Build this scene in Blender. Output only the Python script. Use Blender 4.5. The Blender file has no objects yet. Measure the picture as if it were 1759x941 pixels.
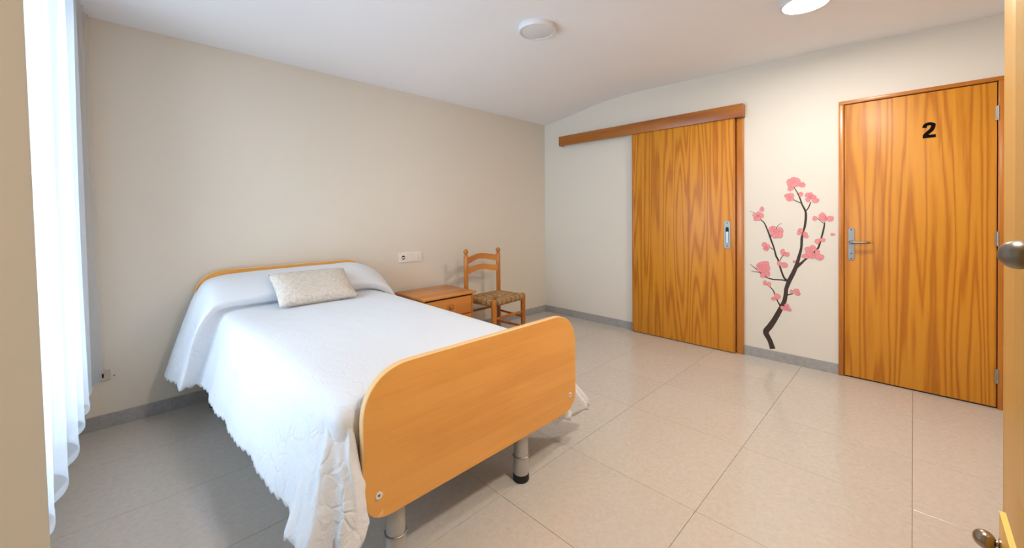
import bpy, bmesh, math, random
from mathutils import Matrix, Vector, noise

scn = bpy.context.scene
C = scn.collection
PI = math.pi
random.seed(7)

# ---------------------------------------------------------------- camera
cam_d = bpy.data.cameras.new('camera')
cam = bpy.data.objects.new('camera', cam_d)
C.objects.link(cam)
cam_d.sensor_width = 36.0
cam_d.lens = 683.66 / 1759 * 36.0
cam_d.shift_y = -(470.5 - 375.9) / 1759
cam_d.clip_start = 0.01
Fv = Vector((0.70396426, 0.7101909, -0.00795043))
Rv = Vector((0.71016312, -0.70400821, -0.00638569))
Uv = Vector((0.01013223, 0.0011508, 0.99994801))
cam.matrix_world = Matrix(((Rv[0], Uv[0], -Fv[0], -3.88365),
                           (Rv[1], Uv[1], -Fv[1], -3.31634),
                           (Rv[2], Uv[2], -Fv[2], 1.22),
                           (0, 0, 0, 1)))
scn.camera = cam

# ---------------------------------------------------------------- light, exposure
scn.view_settings.view_transform = 'Standard'
scn.view_settings.look = 'None'
scn.view_settings.gamma = 1.0
scn.view_settings.use_curve_mapping = False
scn.view_settings.exposure = 0.0

world = bpy.data.worlds.new('world'); scn.world = world
world.use_nodes = True
bg = world.node_tree.nodes['Background']
bg.inputs[0].default_value = (0.70, 0.85, 1.0, 1)
bg.inputs[1].default_value = 2.5

def area(name, loc, rot, sx, sy, power, col):
    l = bpy.data.lights.new(name, 'AREA'); l.shape = 'RECTANGLE'; l.size = sx; l.size_y = sy
    l.energy = power; l.color = col
    o = bpy.data.objects.new(name, l); C.objects.link(o); o.location = loc; o.rotation_euler = rot
    return o
DAY_E = 146.0
DAY = (0.60, 0.79, 1.0)
WARM = (1.0, 0.95, 0.88)
area('window_daylight', (-4.70, -1.3, 1.38), (0, math.radians(-90), 0), 2.5, 2.0, DAY_E, DAY)   # sky light entering window_1
LAMP_E = 200.0
FILL_LAMP_E = 280.0      # emission of the lit lamp near door 2 and of the added fill lamp

# ---------------------------------------------------------------- materials
def srgb(r, g, b):
    f = lambda c: (c/255/12.92) if c/255 <= .04045 else ((c/255+.055)/1.055)**2.4
    return (f(r), f(g), f(b), 1)
def newmat(name):
    m = bpy.data.materials.new(name); m.use_nodes = True
    nt = m.node_tree
    return m, nt, nt.nodes['Principled BSDF']
def N(nt, t, **kw):
    n = nt.nodes.new(t)
    for k, v in kw.items(): setattr(n, k, v)
    return n
def L(nt, a, b): nt.links.new(a, b)
def coords(nt, scale=(1, 1, 1), rot=(0, 0, 0)):
    tc = N(nt, 'ShaderNodeTexCoord'); mp = N(nt, 'ShaderNodeMapping')
    mp.inputs['Scale'].default_value = scale; mp.inputs['Rotation'].default_value = rot
    L(nt, tc.outputs['Object'], mp.inputs[0])
    return mp.outputs[0]
def nz(nt, vec, scale, detail=2, rough=.5, dist=0):
    n = N(nt, 'ShaderNodeTexNoise'); L(nt, vec, n.inputs['Vector'])
    n.inputs['Scale'].default_value = scale; n.inputs['Detail'].default_value = detail
    n.inputs['Roughness'].default_value = rough; n.inputs['Distortion'].default_value = dist
    return n.outputs['Fac']
def mth(nt, op, a, b=None):
    n = N(nt, 'ShaderNodeMath', operation=op)
    for i, v in enumerate((a, b)):
        if v is None: continue
        if isinstance(v, (int, float)): n.inputs[i].default_value = v
        else: L(nt, v, n.inputs[i])
    return n.outputs[0]
def ramp(nt, fac, stops):
    n = N(nt, 'ShaderNodeValToRGB'); L(nt, fac, n.inputs[0])
    els = n.color_ramp.elements
    while len(els) < len(stops): els.new(.5)
    for e, (p, c) in zip(els, stops): e.position = p; e.color = c
    return n.outputs[0]
def mixc(nt, fac, a, b, mode='MIX'):
    n = N(nt, 'ShaderNodeMix', data_type='RGBA', blend_type=mode)
    if isinstance(fac, (int, float)): n.inputs[0].default_value = fac
    else: L(nt, fac, n.inputs[0])
    for i, v in ((6, a), (7, b)):
        if isinstance(v, tuple): n.inputs[i].default_value = v
        else: L(nt, v, n.inputs[i])
    return n.outputs[2]
def bump(nt, p, h, strength, dist=.001):
    b = N(nt, 'ShaderNodeBump'); b.inputs['Strength'].default_value = strength; b.inputs['Distance'].default_value = dist
    L(nt, h, b.inputs['Height']); L(nt, b.outputs[0], p.inputs['Normal'])

def plain(name, col, rough=.5, metal=0, spec=.5):
    m, nt, p = newmat(name)
    v = coords(nt)
    f = nz(nt, v, 9, 3)
    c2 = tuple(c*.93 for c in col[:3]) + (1,)
    L(nt, mixc(nt, f, col, c2), p.inputs['Base Color'])
    p.inputs['Roughness'].default_value = rough; p.inputs['Metallic'].default_value = metal
    p.inputs['Specular IOR Level'].default_value = spec
    return m
def wall_paint(name, col, rough=.75):
    m, nt, p = newmat(name)
    v = coords(nt)
    f = nz(nt, v, 1.3, 3)
    c2 = tuple(c*.95 for c in col[:3]) + (1,)
    L(nt, mixc(nt, f, col, c2), p.inputs['Base Color'])
    p.inputs['Roughness'].default_value = rough
    bump(nt, p, nz(nt, v, 60, 3), .12, .002)
    return m
# wood: 'up' tells which object axis runs along the grain (0 x, 1 y, 2 z), 'across' the visible crosswise axis
def wood(name, light, mid, dark, along=2, freq=34, figure=.5, rough=.32, nscale=1.6, mix=.75, seed=0.0, coat=.15, stretch=.13):
    m, nt, p = newmat(name)
    s = [1.0, 1.0, 1.0]; s[along] = stretch
    tc = N(nt, 'ShaderNodeTexCoord'); mp = N(nt, 'ShaderNodeMapping')
    mp.inputs['Scale'].default_value = s; mp.inputs['Location'].default_value = (seed, seed*1.7, seed*.6)
    L(nt, tc.outputs['Object'], mp.inputs[0]); v = mp.outputs[0]
    field = nz(nt, v, nscale, 1.5, .45)
    wob = nz(nt, v, nscale*9, 2, .5)
    ph = mth(nt, 'ADD', mth(nt, 'MULTIPLY', field, freq*6.283), mth(nt, 'MULTIPLY', wob, 3.0))
    line = mth(nt, 'MULTIPLY', mth(nt, 'ADD', mth(nt, 'SINE', ph), 1.0), .5)
    line = mth(nt, 'POWER', line, 1.6)
    s2 = [1.0, 1.0, 1.0]; s2[along] = .03
    v2 = coords(nt, tuple(s2))
    fib = nz(nt, v2, 190, 3, .6)
    med = nz(nt, v2, 26, 2, .5)
    fac = mth(nt, 'ADD', mth(nt, 'MULTIPLY', line, figure), mth(nt, 'MULTIPLY', mth(nt, 'ADD', fib, med), (1-figure)*.5))
    col = ramp(nt, fac, [(.12, light), (.5, mid), (.88, dark)])
    L(nt, col, p.inputs['Base Color'])
    p.inputs['Roughness'].default_value = rough
    p.inputs['Coat Weight'].default_value = coat; p.inputs['Coat Roughness'].default_value = .25
    bump(nt, p, fib, .08, .0006)
    return m

M = {}
M['ceiling'] = wall_paint('ceiling_paint', srgb(246, 244, 244), .8)
M['wallback'] = wall_paint('beige_wall_paint', srgb(226, 216, 200))
M['wallright'] = wall_paint('cream_wall_paint', srgb(228, 221, 208))
def door_wood(seed): return wood('door_laminate', srgb(218, 148, 36), srgb(202, 128, 20), srgb(170, 94, 5), 2, 12, .46, .45, 6.5, seed=seed, coat=.04, stretch=.05)
M['door1'] = door_wood(3.1); M['door2'] = door_wood(8.4)
M['pine'] = wood('varnished_pine_trim', srgb(204, 132, 48), srgb(190, 114, 32), srgb(160, 88, 18), 2, 8, .3, .3, 2.2)
M['pelmet'] = wood('varnished_pelmet_wood', srgb(178, 112, 40), srgb(162, 94, 26), srgb(132, 70, 14), 1, 8, .35, .35, 2.2)
M['trimtop'] = wood('varnished_pine_lintel', srgb(204, 132, 48), srgb(190, 114, 32), srgb(160, 88, 18), 1, 8, .3, .3, 2.2)
M['beech'] = wood('beech_laminate', srgb(235, 174, 92), srgb(228, 163, 80), srgb(211, 144, 62), 0, 5, .25, .38, 2.4, coat=.1)
M['beech_edge'] = wood('beech_edge_banding', srgb(240, 200, 146), srgb(234, 190, 132), srgb(222, 172, 110), 0, 5, .2, .4, 2.4, coat=.1)
M['honey'] = wood('honey_pine', srgb(218, 146, 70), srgb(206, 132, 58), srgb(178, 104, 38), 0, 8, .35, .35, 2.4)
M['honeyz'] = wood('honey_pine_upright', srgb(208, 136, 62), srgb(192, 118, 46), srgb(160, 90, 30), 2, 8, .3, .35, 2.4)
M['chairwood'] = wood('chair_beech', srgb(200, 128, 46), srgb(182, 108, 32), srgb(148, 80, 20), 2, 5, .25, .3, 2.4)
M['wardrobe'] = wood('light_wardrobe_laminate', srgb(244, 190, 76), srgb(238, 180, 66), srgb(222, 162, 52), 2, 4, .2, .4, 1.6, coat=.1)
M['wardrobe_edge'] = wood('wardrobe_edge_banding', srgb(252, 214, 120), srgb(246, 204, 108), srgb(232, 186, 92), 0, 4, .2, .4, 1.6, coat=.1)
M['dark'] = plain('dark_gap', srgb(52, 30, 16), .8)
M['steel'] = plain('brushed_steel', (.42, .40, .38, 1), .38, 1)
M['tube'] = plain('grey_painted_tube', srgb(186, 184, 180), .35, .4)
M['nickel'] = plain('satin_nickel', (.27, .25, .22, 1), .38, 1)
M['brass'] = plain('aged_bronze_knob', (.36, .30, .24, 1), .27, 1)
M['rubber'] = plain('black_rubber', srgb(22, 21, 22), .6)
M['plastic'] = plain('white_plastic', srgb(238, 230, 218), .35)
M['plastic_beige'] = plain('painted_over_plastic', srgb(205, 194, 178), .6)
M['blackhole'] = plain('dark_recess', srgb(35, 30, 28), .8)
M['lampbody'] = plain('white_lamp_body', srgb(228, 226, 226), .4)
M['lampglass'] = plain('opal_diffuser_off', srgb(226, 225, 224), .3)
M['number'] = plain('black_vinyl', srgb(12, 10, 9), .8, 0, .1)
M['bark'] = plain('brown_vinyl', srgb(62, 44, 36), .7)
M['petal'] = None

def petal_mat():
    m, nt, p = newmat('pink_petal_vinyl')
    v = coords(nt)
    f = nz(nt, v, 60, 2)
    L(nt, ramp(nt, f, [(.3, srgb(224, 136, 140)), (.55, srgb(232, 150, 152)), (.75, srgb(216, 122, 130))]), p.inputs['Base Color'])
    p.inputs['Roughness'].default_value = .7
    return m
M['petal'] = petal_mat()
M['petal_rim'] = plain('petal_outline_vinyl', srgb(206, 108, 118), .7)
M['petal_dark'] = plain('deep_pink_vinyl', srgb(196, 92, 104), .7)

def stone(name, a, b, c, rough, speck=.22):
    m, nt, p = newmat(name)
    tc = N(nt, 'ShaderNodeTexCoord'); geo = N(nt, 'ShaderNodeNewGeometry')
    v = geo.outputs['Position']
    n1 = nz(nt, v, 46, 4, .62, .8)
    n2 = nz(nt, v, 2.2, 3, .5)
    n3 = nz(nt, v, 150, 2, .6)
    oi = N(nt, 'ShaderNodeObjectInfo')
    base = ramp(nt, n1, [(.25, c), (.5, a), (.75, b)])
    base = mixc(nt, mth(nt, 'MULTIPLY', n2, .35), base, c)
    sp = ramp(nt, n3, [(.0, (1, 1, 1, 1)), (.30, (1, 1, 1, 1)), (.34, (0, 0, 0, 1))])
    base = mixc(nt, mth(nt, 'MULTIPLY', sp, speck), base, srgb(150, 136, 120))
    tv = mth(nt, 'ADD', mth(nt, 'MULTIPLY', oi.outputs['Random'], .04), .97)
    hs = N(nt, 'ShaderNodeHueSaturation'); L(nt, base, hs.inputs['Color']); L(nt, tv, hs.inputs['Value'])
    L(nt, hs.outputs[0], p.inputs['Base Color'])
    r = mth(nt, 'ADD', mth(nt, 'MULTIPLY', n1, .08), rough)
    L(nt, r, p.inputs['Roughness'])
    p.inputs['Specular IOR Level'].default_value = .5
    bump(nt, p, n1, .05, .001)
    return m
M['tile'] = stone('polished_terrazzo_tile', srgb(198, 189, 178), srgb(206, 197, 187), srgb(189, 179, 168), .11)
M['grout'] = plain('brown_grout', srgb(134, 112, 92), .9)
M['skirting'] = stone('grey_terrazzo_skirting', srgb(168, 166, 164), srgb(182, 180, 178), srgb(150, 148, 146), .3)
M['skirt_joint'] = plain('light_skirting_joint', srgb(205, 200, 192), .9)

def coverlet_mat():
    m, nt, p = newmat('white_cotton_coverlet')
    v = coords(nt)
    w = N(nt, 'ShaderNodeTexNoise'); L(nt, v, w.inputs['Vector']); w.inputs['Scale'].default_value = 7
    vm = N(nt, 'ShaderNodeVectorMath', operation='MULTIPLY_ADD'); L(nt, w.outputs['Color'], vm.inputs[0]); vm.inputs[1].default_value = (.12, .12, .12); L(nt, v, vm.inputs[2])
    vo = N(nt, 'ShaderNodeTexVoronoi', feature='DISTANCE_TO_EDGE'); L(nt, vm.outputs[0], vo.inputs['Vector']); vo.inputs['Scale'].default_value = 15
    ridge = N(nt, 'ShaderNodeMath', operation='MINIMUM'); L(nt, vo.outputs['Distance'], ridge.inputs[0]); ridge.inputs[1].default_value = .12
    patch = ramp(nt, nz(nt, v, 5, 2), [(.44, (0, 0, 0, 1)), (.56, (1, 1, 1, 1))])
    h = mth(nt, 'ADD', mth(nt, 'MULTIPLY', mth(nt, 'MULTIPLY', ridge.outputs[0], patch), 4.0), mth(nt, 'MULTIPLY', nz(nt, v, 26, 4, .62, 1.8), .8))
    fine = nz(nt, v, 420, 2)
    p.inputs['Base Color'].default_value = srgb(218, 220, 224)
    p.inputs['Roughness'].default_value = .85
    p.inputs['Sheen Weight'].default_value = .25
    hh = mth(nt, 'ADD', h, mth(nt, 'MULTIPLY', fine, .06))
    sep = N(nt, 'ShaderNodeSeparateXYZ'); L(nt, v, sep.inputs[0])
    mr = N(nt, 'ShaderNodeMapRange'); L(nt, sep.outputs[2], mr.inputs[0])
    for k_, q_ in ((1, .60), (2, .645), (3, 1.0), (4, .16)): mr.inputs[k_].default_value = q_
    bump(nt, p, mth(nt, 'MULTIPLY', hh, mr.outputs[0]), .8, .006)    # the embroidered border lies on the hanging sides
    return m
M['coverlet'] = coverlet_mat()
def linen_mat():
    m, nt, p = newmat('oatmeal_linen_weave')
    v = coords(nt, (1, 1, 1))
    a = nz(nt, coords(nt, (260, 40, 40)), 1, 2); b = nz(nt, coords(nt, (40, 40, 260)), 1, 2)
    f = mth(nt, 'MULTIPLY', mth(nt, 'ADD', a, b), .5)
    L(nt, ramp(nt, f, [(.36, srgb(190, 176, 160)), (.5, srgb(208, 196, 182)), (.64, srgb(222, 212, 200))]), p.inputs['Base Color'])
    p.inputs['Roughness'].default_value = .9
    bump(nt, p, f, .5, .002)
    return m
M['linen'] = linen_mat()
def fabric_sheer(name, col, trans, tl):
    m, nt, p = newmat(name)
    out = nt.nodes['Material Output']
    d = N(nt, 'ShaderNodeBsdfDiffuse'); d.inputs[0].default_value = col
    t = N(nt, 'ShaderNodeBsdfTranslucent'); t.inputs[0].default_value = col
    tr = N(nt, 'ShaderNodeBsdfTransparent')
    m1 = N(nt, 'ShaderNodeMixShader'); m1.inputs[0].default_value = tl
    L(nt, d.outputs[0], m1.inputs[1]); L(nt, t.outputs[0], m1.inputs[2])
    m2 = N(nt, 'ShaderNodeMixShader'); m2.inputs[0].default_value = trans
    L(nt, m1.outputs[0], m2.inputs[1]); L(nt, tr.outputs[0], m2.inputs[2])
    L(nt, m2.outputs[0], out.inputs[0])
    return m
M['sheer'] = fabric_sheer('white_voile', (.74, .77, .81, 1), .66, .40)
M['beige_curtain'] = fabric_sheer('beige_blackout_cloth', srgb(186, 180, 164), 0.0, .03)
def glass_mat():
    m, nt, p = newmat('window_glass'); out = nt.nodes['Material Output']
    tr = N(nt, 'ShaderNodeBsdfTransparent'); gl = N(nt, 'ShaderNodeBsdfGlossy'); gl.inputs['Roughness'].default_value = .02
    fr = N(nt, 'ShaderNodeFresnel'); mx = N(nt, 'ShaderNodeMixShader')
    L(nt, fr.outputs[0], mx.inputs[0]); L(nt, tr.outputs[0], mx.inputs[1]); L(nt, gl.outputs[0], mx.inputs[2]); L(nt, mx.outputs[0], out.inputs[0])
    return m
M['glass'] = glass_mat()
def rush_mat(k=1.0):
    m, nt, p = newmat('woven_rush')
    v = coords(nt)
    f = nz(nt, v, 55, 3, .6)
    L(nt, ramp(nt, f, [(.3, srgb(150*k, 108*k, 60*k)), (.5, srgb(184*k, 142*k, 88*k)), (.7, srgb(206*k, 168*k, 114*k))]), p.inputs['Base Color'])
    p.inputs['Roughness'].default_value = .65
    return m
M['rush'] = rush_mat(); M['rush_dark'] = rush_mat(.84)
def emit(name, col, s):
    m, nt, p = newmat(name)
    p.inputs['Emission Color'].default_value = col; p.inputs['Emission Strength'].default_value = s
    p.inputs['Base Color'].default_value = (.9, .9, .9, 1)
    return m
M['lit'] = emit('lit_opal_diffuser', WARM + (1,), LAMP_E)
M['lit_fill'] = emit('fill_lamp_diffuser', WARM + (1,), FILL_LAMP_E)  # glow of the added lamp out of view

# ---------------------------------------------------------------- mesh helpers
def obj(name, bm, mat, parent=None, smooth=False, mats=None):
    me = bpy.data.meshes.new(name)
    bmesh.ops.recalc_face_normals(bm, faces=bm.faces[:])
    bm.to_mesh(me); bm.free()
    for mm in (mats or [mat]): me.materials.append(mm)
    if smooth:
        for f in me.polygons: f.use_smooth = True
    o = bpy.data.objects.new(name, me); C.objects.link(o)
    if parent is not None: o.parent = parent
    return o
def finish(o, angle=35):
    """smooth shading kept sharp at hard edges"""
    me = o.data
    for f in me.polygons: f.use_smooth = True
    me.set_sharp_from_angle(angle=math.radians(angle))
    return o
def tag(o, label=None, cat=None, group=None, kind=None):
    for k, v in (('label', label), ('category', cat), ('group', group), ('kind', kind)):
        if v: o[k] = v
    return o
def empty(name, loc, label=None, cat=None, group=None, kind=None):
    o = bpy.data.objects.new(name, None); C.objects.link(o); o.location = loc; o.empty_display_size = .1
    return tag(o, label, cat, group, kind)
def add_box(bm, x0, x1, y0, y1, z0, z1, bev=0.0, segs=2, mi=0):
    t = bmesh.new()
    bmesh.ops.create_cube(t, size=1.0)
    for v in t.verts:
        v.co = Vector(((x0+x1)/2+v.co.x*(x1-x0), (y0+y1)/2+v.co.y*(y1-y0), (z0+z1)/2+v.co.z*(z1-z0)))
    if bev: bmesh.ops.bevel(t, geom=t.edges[:], offset=bev, segments=segs, affect='EDGES', profile=.5)
    merge(bm, t, mi)
def merge(bm, t, mi=0, mat=None):
    if mat is not None: bmesh.ops.transform(t, matrix=mat, verts=t.verts[:])
    mp = {v: bm.verts.new(v.co) for v in t.verts}
    for f in t.faces:
        try:
            nf = bm.faces.new([mp[v] for v in f.verts]); nf.material_index = mi; nf.smooth = f.smooth
        except ValueError: pass
    t.free()
def box(name, x0, x1, y0, y1, z0, z1, mat, parent=None, bev=0.0, off=(0, 0, 0)):
    bm = bmesh.new(); add_box(bm, x0-off[0], x1-off[0], y0-off[1], y1-off[1], z0-off[2], z1-off[2], bev)
    return finish(obj(name, bm, mat, parent)) if bev else obj(name, bm, mat, parent)
def add_tube(bm, pts, rad, n=10, caps=True, mi=0):
    pts = [Vector(p) for p in pts]
    rs = rad if isinstance(rad, (list, tuple)) else [rad]*len(pts)
    rings = []; up = None
    for i, p in enumerate(pts):
        d = (pts[min(i+1, len(pts)-1)] - pts[max(i-1, 0)])
        if d.length < 1e-9: d = Vector((0, 0, 1))
        d.normalize()
        if up is None:
            a = Vector((0, 0, 1)) if abs(d.z) < .9 else Vector((1, 0, 0))
            up = (a - d*a.dot(d)).normalized()
        else: up = (up - d*up.dot(d)).normalized()
        s = d.cross(up)
        rings.append([bm.verts.new(p + (up*math.cos(k*2*PI/n)+s*math.sin(k*2*PI/n))*rs[i]) for k in range(n)])
    for a, b in zip(rings, rings[1:]):
        for k in range(n):
            f = bm.faces.new((a[k], a[(k+1) % n], b[(k+1) % n], b[k])); f.material_index = mi
    if caps:
        bm.faces.new(rings[0][::-1]).material_index = mi; bm.faces.new(rings[-1]).material_index = mi
def add_lathe(bm, prof, n=24, mat=None, mi=0):
    """prof: list of (r, z)"""
    t = bmesh.new(); rings = []
    for r, z in prof:
        if r < 1e-6: rings.append([t.verts.new((0, 0, z))])
        else: rings.append([t.verts.new((r*math.cos(k*2*PI/n), r*math.sin(k*2*PI/n), z)) for k in range(n)])
    for a, b in zip(rings, rings[1:]):
        for k in range(n):
            k2 = (k+1) % n
            if len(a) == 1 and len(b) == 1: continue
            if len(a) == 1: t.faces.new((a[0], b[k], b[k2]))
            elif len(b) == 1: t.faces.new((a[k], a[k2], b[0]))
            else: t.faces.new((a[k], a[k2], b[k2], b[k]))
    if len(rings[0]) > 1: t.faces.new(rings[0][::-1])
    if len(rings[-1]) > 1: t.faces.new(rings[-1])
    merge(bm, t, mi, mat)
def rounded(x0, x1, z0, z1, rbl, rbr, rtr, rtl, n=10, p=2.0):
    """outline of a rectangle with rounded corners, in x,z; p > 2 gives fuller curves"""
    pts = []
    def arc(cx, cz, r, a0):
        for i in range(n+1):
            a = a0 + i/n*PI/2; c, s = math.cos(a), math.sin(a)
            pts.append((cx + r*math.copysign(abs(c)**(2/p), c), cz + r*math.copysign(abs(s)**(2/p), s)))
    arc(x0+rbl, z0+rbl, rbl, PI); arc(x1-rbr, z0+rbr, rbr, 1.5*PI)
    arc(x1-rtr, z1-rtr, rtr, 0); arc(x0+rtl, z1-rtl, rtl, PI/2)
    return pts
def add_prism(bm, pts, f, d, bev=0.0, side_mi=0, mi=0):
    """closed 2D outline pts; f(u, v, w) -> 3D; extruded from w=0 to w=d with a small bevel"""
    def inset(k):
        n = len(pts); out = []
        for i in range(n):
            a, b, c = Vector(pts[i-1]), Vector(pts[i]), Vector(pts[(i+1) % n])
            t = (c - a)
            if t.length < 1e-9: out.append(tuple(b)); continue
            t.normalize(); out.append((b.x - t.y*k, b.y + t.x*k))
        return out
    lay = [(pts, 0), (pts, d)] if not bev else [(inset(bev), 0), (pts, bev), (pts, d-bev), (inset(bev), d)]
    rings = [[bm.verts.new(f(u, v, w)) for u, v in P] for P, w in lay]
    n = len(pts)
    for a, b in zip(rings, rings[1:]):
        for k in range(n):
            bm.faces.new((a[k], a[(k+1) % n], b[(k+1) % n], b[k])).material_index = side_mi
    bm.faces.new(rings[0][::-1]).material_index = mi; bm.faces.new(rings[-1]).material_index = mi
def ribbon(bm, pts, f, thick, sub=6, taper=True):
    """stroke of varying width in a 2D plane, with a small thickness; pts (u, v, width)"""
    P = [Vector(p) for p in pts]; dense = []
    if len(P) > 2:
        for i in range(len(P)-1):
            p0 = P[max(i-1, 0)]; p1 = P[i]; p2 = P[i+1]; p3 = P[min(i+2, len(P)-1)]
            for k in range(sub):
                t = k/sub
                dense.append(.5*((2*p1)+(p2-p0)*t+(2*p0-5*p1+4*p2-p3)*t*t+(-p0+3*p1-3*p2+p3)*t**3))
        dense.append(P[-1])
    else: dense = P
    l, r = [], []
    for i, p in enumerate(dense):
        d = dense[min(i+1, len(dense)-1)] - dense[max(i-1, 0)]; d = Vector((d.x, d.y))
        if d.length < 1e-9: d = Vector((1, 0))
        d.normalize(); nrm = Vector((-d.y, d.x)); w = max(p.z, .001)/2
        l.append((p.x+nrm.x*w, p.y+nrm.y*w)); r.append((p.x-nrm.x*w, p.y-nrm.y*w))
    top = [[bm.verts.new(f(u, v, thick)) for u, v in S] for S in (l, r)]
    bot = [[bm.verts.new(f(u, v, 0)) for u, v in S] for S in (l, r)]
    for i in range(len(l)-1):
        bm.faces.new((top[0][i], top[0][i+1], top[1][i+1], top[1][i]))
        bm.faces.new((top[0][i], bot[0][i], bot[0][i+1], top[0][i+1]))
        bm.faces.new((top[1][i], top[1][i+1], bot[1][i+1], bot[1][i]))
    for i in (0, -1): bm.faces.new((top[0][i], top[1][i], bot[1][i], bot[0][i]))
BRANCHES = [[[2.488,0.093,0.041],[2.468,0.157,0.037],[2.439,0.222,0.043],[2.468,0.277,0.043],[2.5,0.337,0.039],[2.537,0.42,0.036],[2.569,0.5,0.031],[2.58,0.565,0.029],[2.584,0.608,0.028],[2.604,0.675,0.031],[2.631,0.741,0.03],[2.653,0.806,0.026],[2.668,0.87,0.022],[2.684,0.947,0.017],[2.688,1.026,0.017],[2.694,1.066,0.009],[2.706,1.113,0.015],[2.714,1.184,0.016],[2.712,1.239,0.014],[2.69,1.295,0.011],[2.674,1.351,0.009],[2.655,1.399,0.007],[2.634,1.439,0.005]],[[2.653,0.79,0.021],[2.687,0.829,0.018],[2.7,0.845,0.014],[2.732,0.879,0.012],[2.77,0.92,0.01],[2.795,0.96,0.013],[2.81,1.023,0.011],[2.822,1.077,0.012],[2.83,1.123,0.01],[2.833,1.154,0.006]],[[2.828,1.146,0.005],[2.807,1.165,0.004],[2.782,1.192,0.003]],[[2.712,1.239,0.007],[2.732,1.27,0.008],[2.746,1.313,0.006]],[[2.681,1.307,0.007],[2.655,1.321,0.006],[2.628,1.34,0.005]],[[2.596,0.674,0.017],[2.569,0.697,0.014],[2.546,0.765,0.013],[2.528,0.838,0.013],[2.513,0.872,0.013],[2.498,0.937,0.011],[2.473,1.018,0.013],[2.455,1.076,0.011],[2.43,1.142,0.009],[2.401,1.176,0.006],[2.368,1.222,0.004],[2.319,1.248,0.002]],[[2.498,0.922,0.006],[2.477,0.936,0.005],[2.455,0.944,0.004]],[[2.54,0.833,0.005],[2.553,0.866,0.005],[2.574,0.89,0.004]],[[2.512,1.09,0.006],[2.526,1.123,0.004],[2.552,1.146,0.002]],[[2.471,1.027,0.01],[2.484,1.056,0.004]],[[2.587,0.673,0.014],[2.555,0.677,0.01],[2.491,0.675,0.01],[2.44,0.689,0.008],[2.397,0.723,0.008],[2.358,0.759,0.006],[2.32,0.789,0.003]],[[2.397,0.723,0.005],[2.363,0.726,0.005],[2.33,0.73,0.003]],[[2.544,0.458,0.013],[2.523,0.498,0.009],[2.505,0.544,0.008],[2.493,0.581,0.008],[2.473,0.605,0.007],[2.445,0.629,0.005]],[[2.591,0.556,0.01],[2.613,0.568,0.009],[2.631,0.574,0.007]]]
BLOSSOMS = [[[2.605,1.474,0.017,0.032],[2.635,1.488,0.023,0.03],[2.661,1.474,0.018,0.034],[2.635,1.464,0.02,0.028]],[[2.613,1.425,0.019,0.018]],[[2.692,1.451,0.019,0.019]],[[2.591,1.368,0.019,0.016],[2.605,1.349,0.023,0.024],[2.618,1.369,0.017,0.02],[2.622,1.341,0.014,0.014]],[[2.682,1.377,0.014,0.017]],[[2.73,1.368,0.022,0.017],[2.757,1.352,0.024,0.017],[2.745,1.375,0.012,0.012],[2.729,1.333,0.015,0.017],[2.776,1.325,0.022,0.017]],[[2.411,1.261,0.016,0.021]],[[2.357,1.211,0.015,0.014],[2.364,1.18,0.016,0.015],[2.386,1.226,0.014,0.016],[2.408,1.208,0.016,0.02],[2.386,1.184,0.018,0.017]],[[2.494,1.102,0.02,0.019],[2.477,1.093,0.017,0.018],[2.54,1.082,0.023,0.026],[2.536,1.049,0.025,0.025],[2.505,1.044,0.024,0.023],[2.487,1.068,0.016,0.02],[2.513,1.073,0.017,0.018]],[[2.43,0.962,0.019,0.019],[2.452,0.947,0.018,0.018],[2.437,0.929,0.016,0.015],[2.448,0.922,0.009,0.01]],[[2.56,0.907,0.015,0.025],[2.591,0.891,0.015,0.017],[2.574,0.888,0.01,0.011]],[[2.679,1.083,0.016,0.022],[2.668,1.065,0.011,0.014],[2.71,1.058,0.014,0.019],[2.716,1.041,0.015,0.013]],[[2.773,1.183,0.015,0.017]],[[2.819,1.198,0.023,0.028],[2.831,1.18,0.017,0.019],[2.866,1.182,0.021,0.02]],[[2.788,1.004,0.015,0.02],[2.819,1.017,0.017,0.015]],[[2.732,0.933,0.024,0.027],[2.76,0.947,0.019,0.025],[2.788,0.921,0.014,0.019],[2.713,0.884,0.024,0.018],[2.754,0.888,0.025,0.019],[2.802,0.883,0.026,0.022],[2.745,0.903,0.025,0.023]],[[2.882,1.061,0.013,0.009]],[[2.397,0.779,0.027,0.029],[2.44,0.793,0.024,0.031],[2.449,0.761,0.021,0.027],[2.416,0.747,0.029,0.025],[2.392,0.756,0.019,0.027],[2.416,0.797,0.021,0.02],[2.419,0.77,0.025,0.026]],[[2.449,0.717,0.021,0.022],[2.416,0.7,0.019,0.02]],[[2.537,0.812,0.017,0.017],[2.573,0.801,0.02,0.022]],[[2.637,0.834,0.008,0.01]],[[2.433,0.638,0.013,0.02]],[[2.463,0.63,0.013,0.019]],[[2.521,0.536,0.022,0.023],[2.493,0.513,0.015,0.013]],[[2.618,0.592,0.008,0.012]],[[2.652,0.596,0.021,0.021],[2.661,0.576,0.017,0.013]],[[2.56,0.448,0.016,0.015],[2.587,0.468,0.016,0.017],[2.582,0.446,0.018,0.017],[2.604,0.441,0.014,0.013]]]

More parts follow.
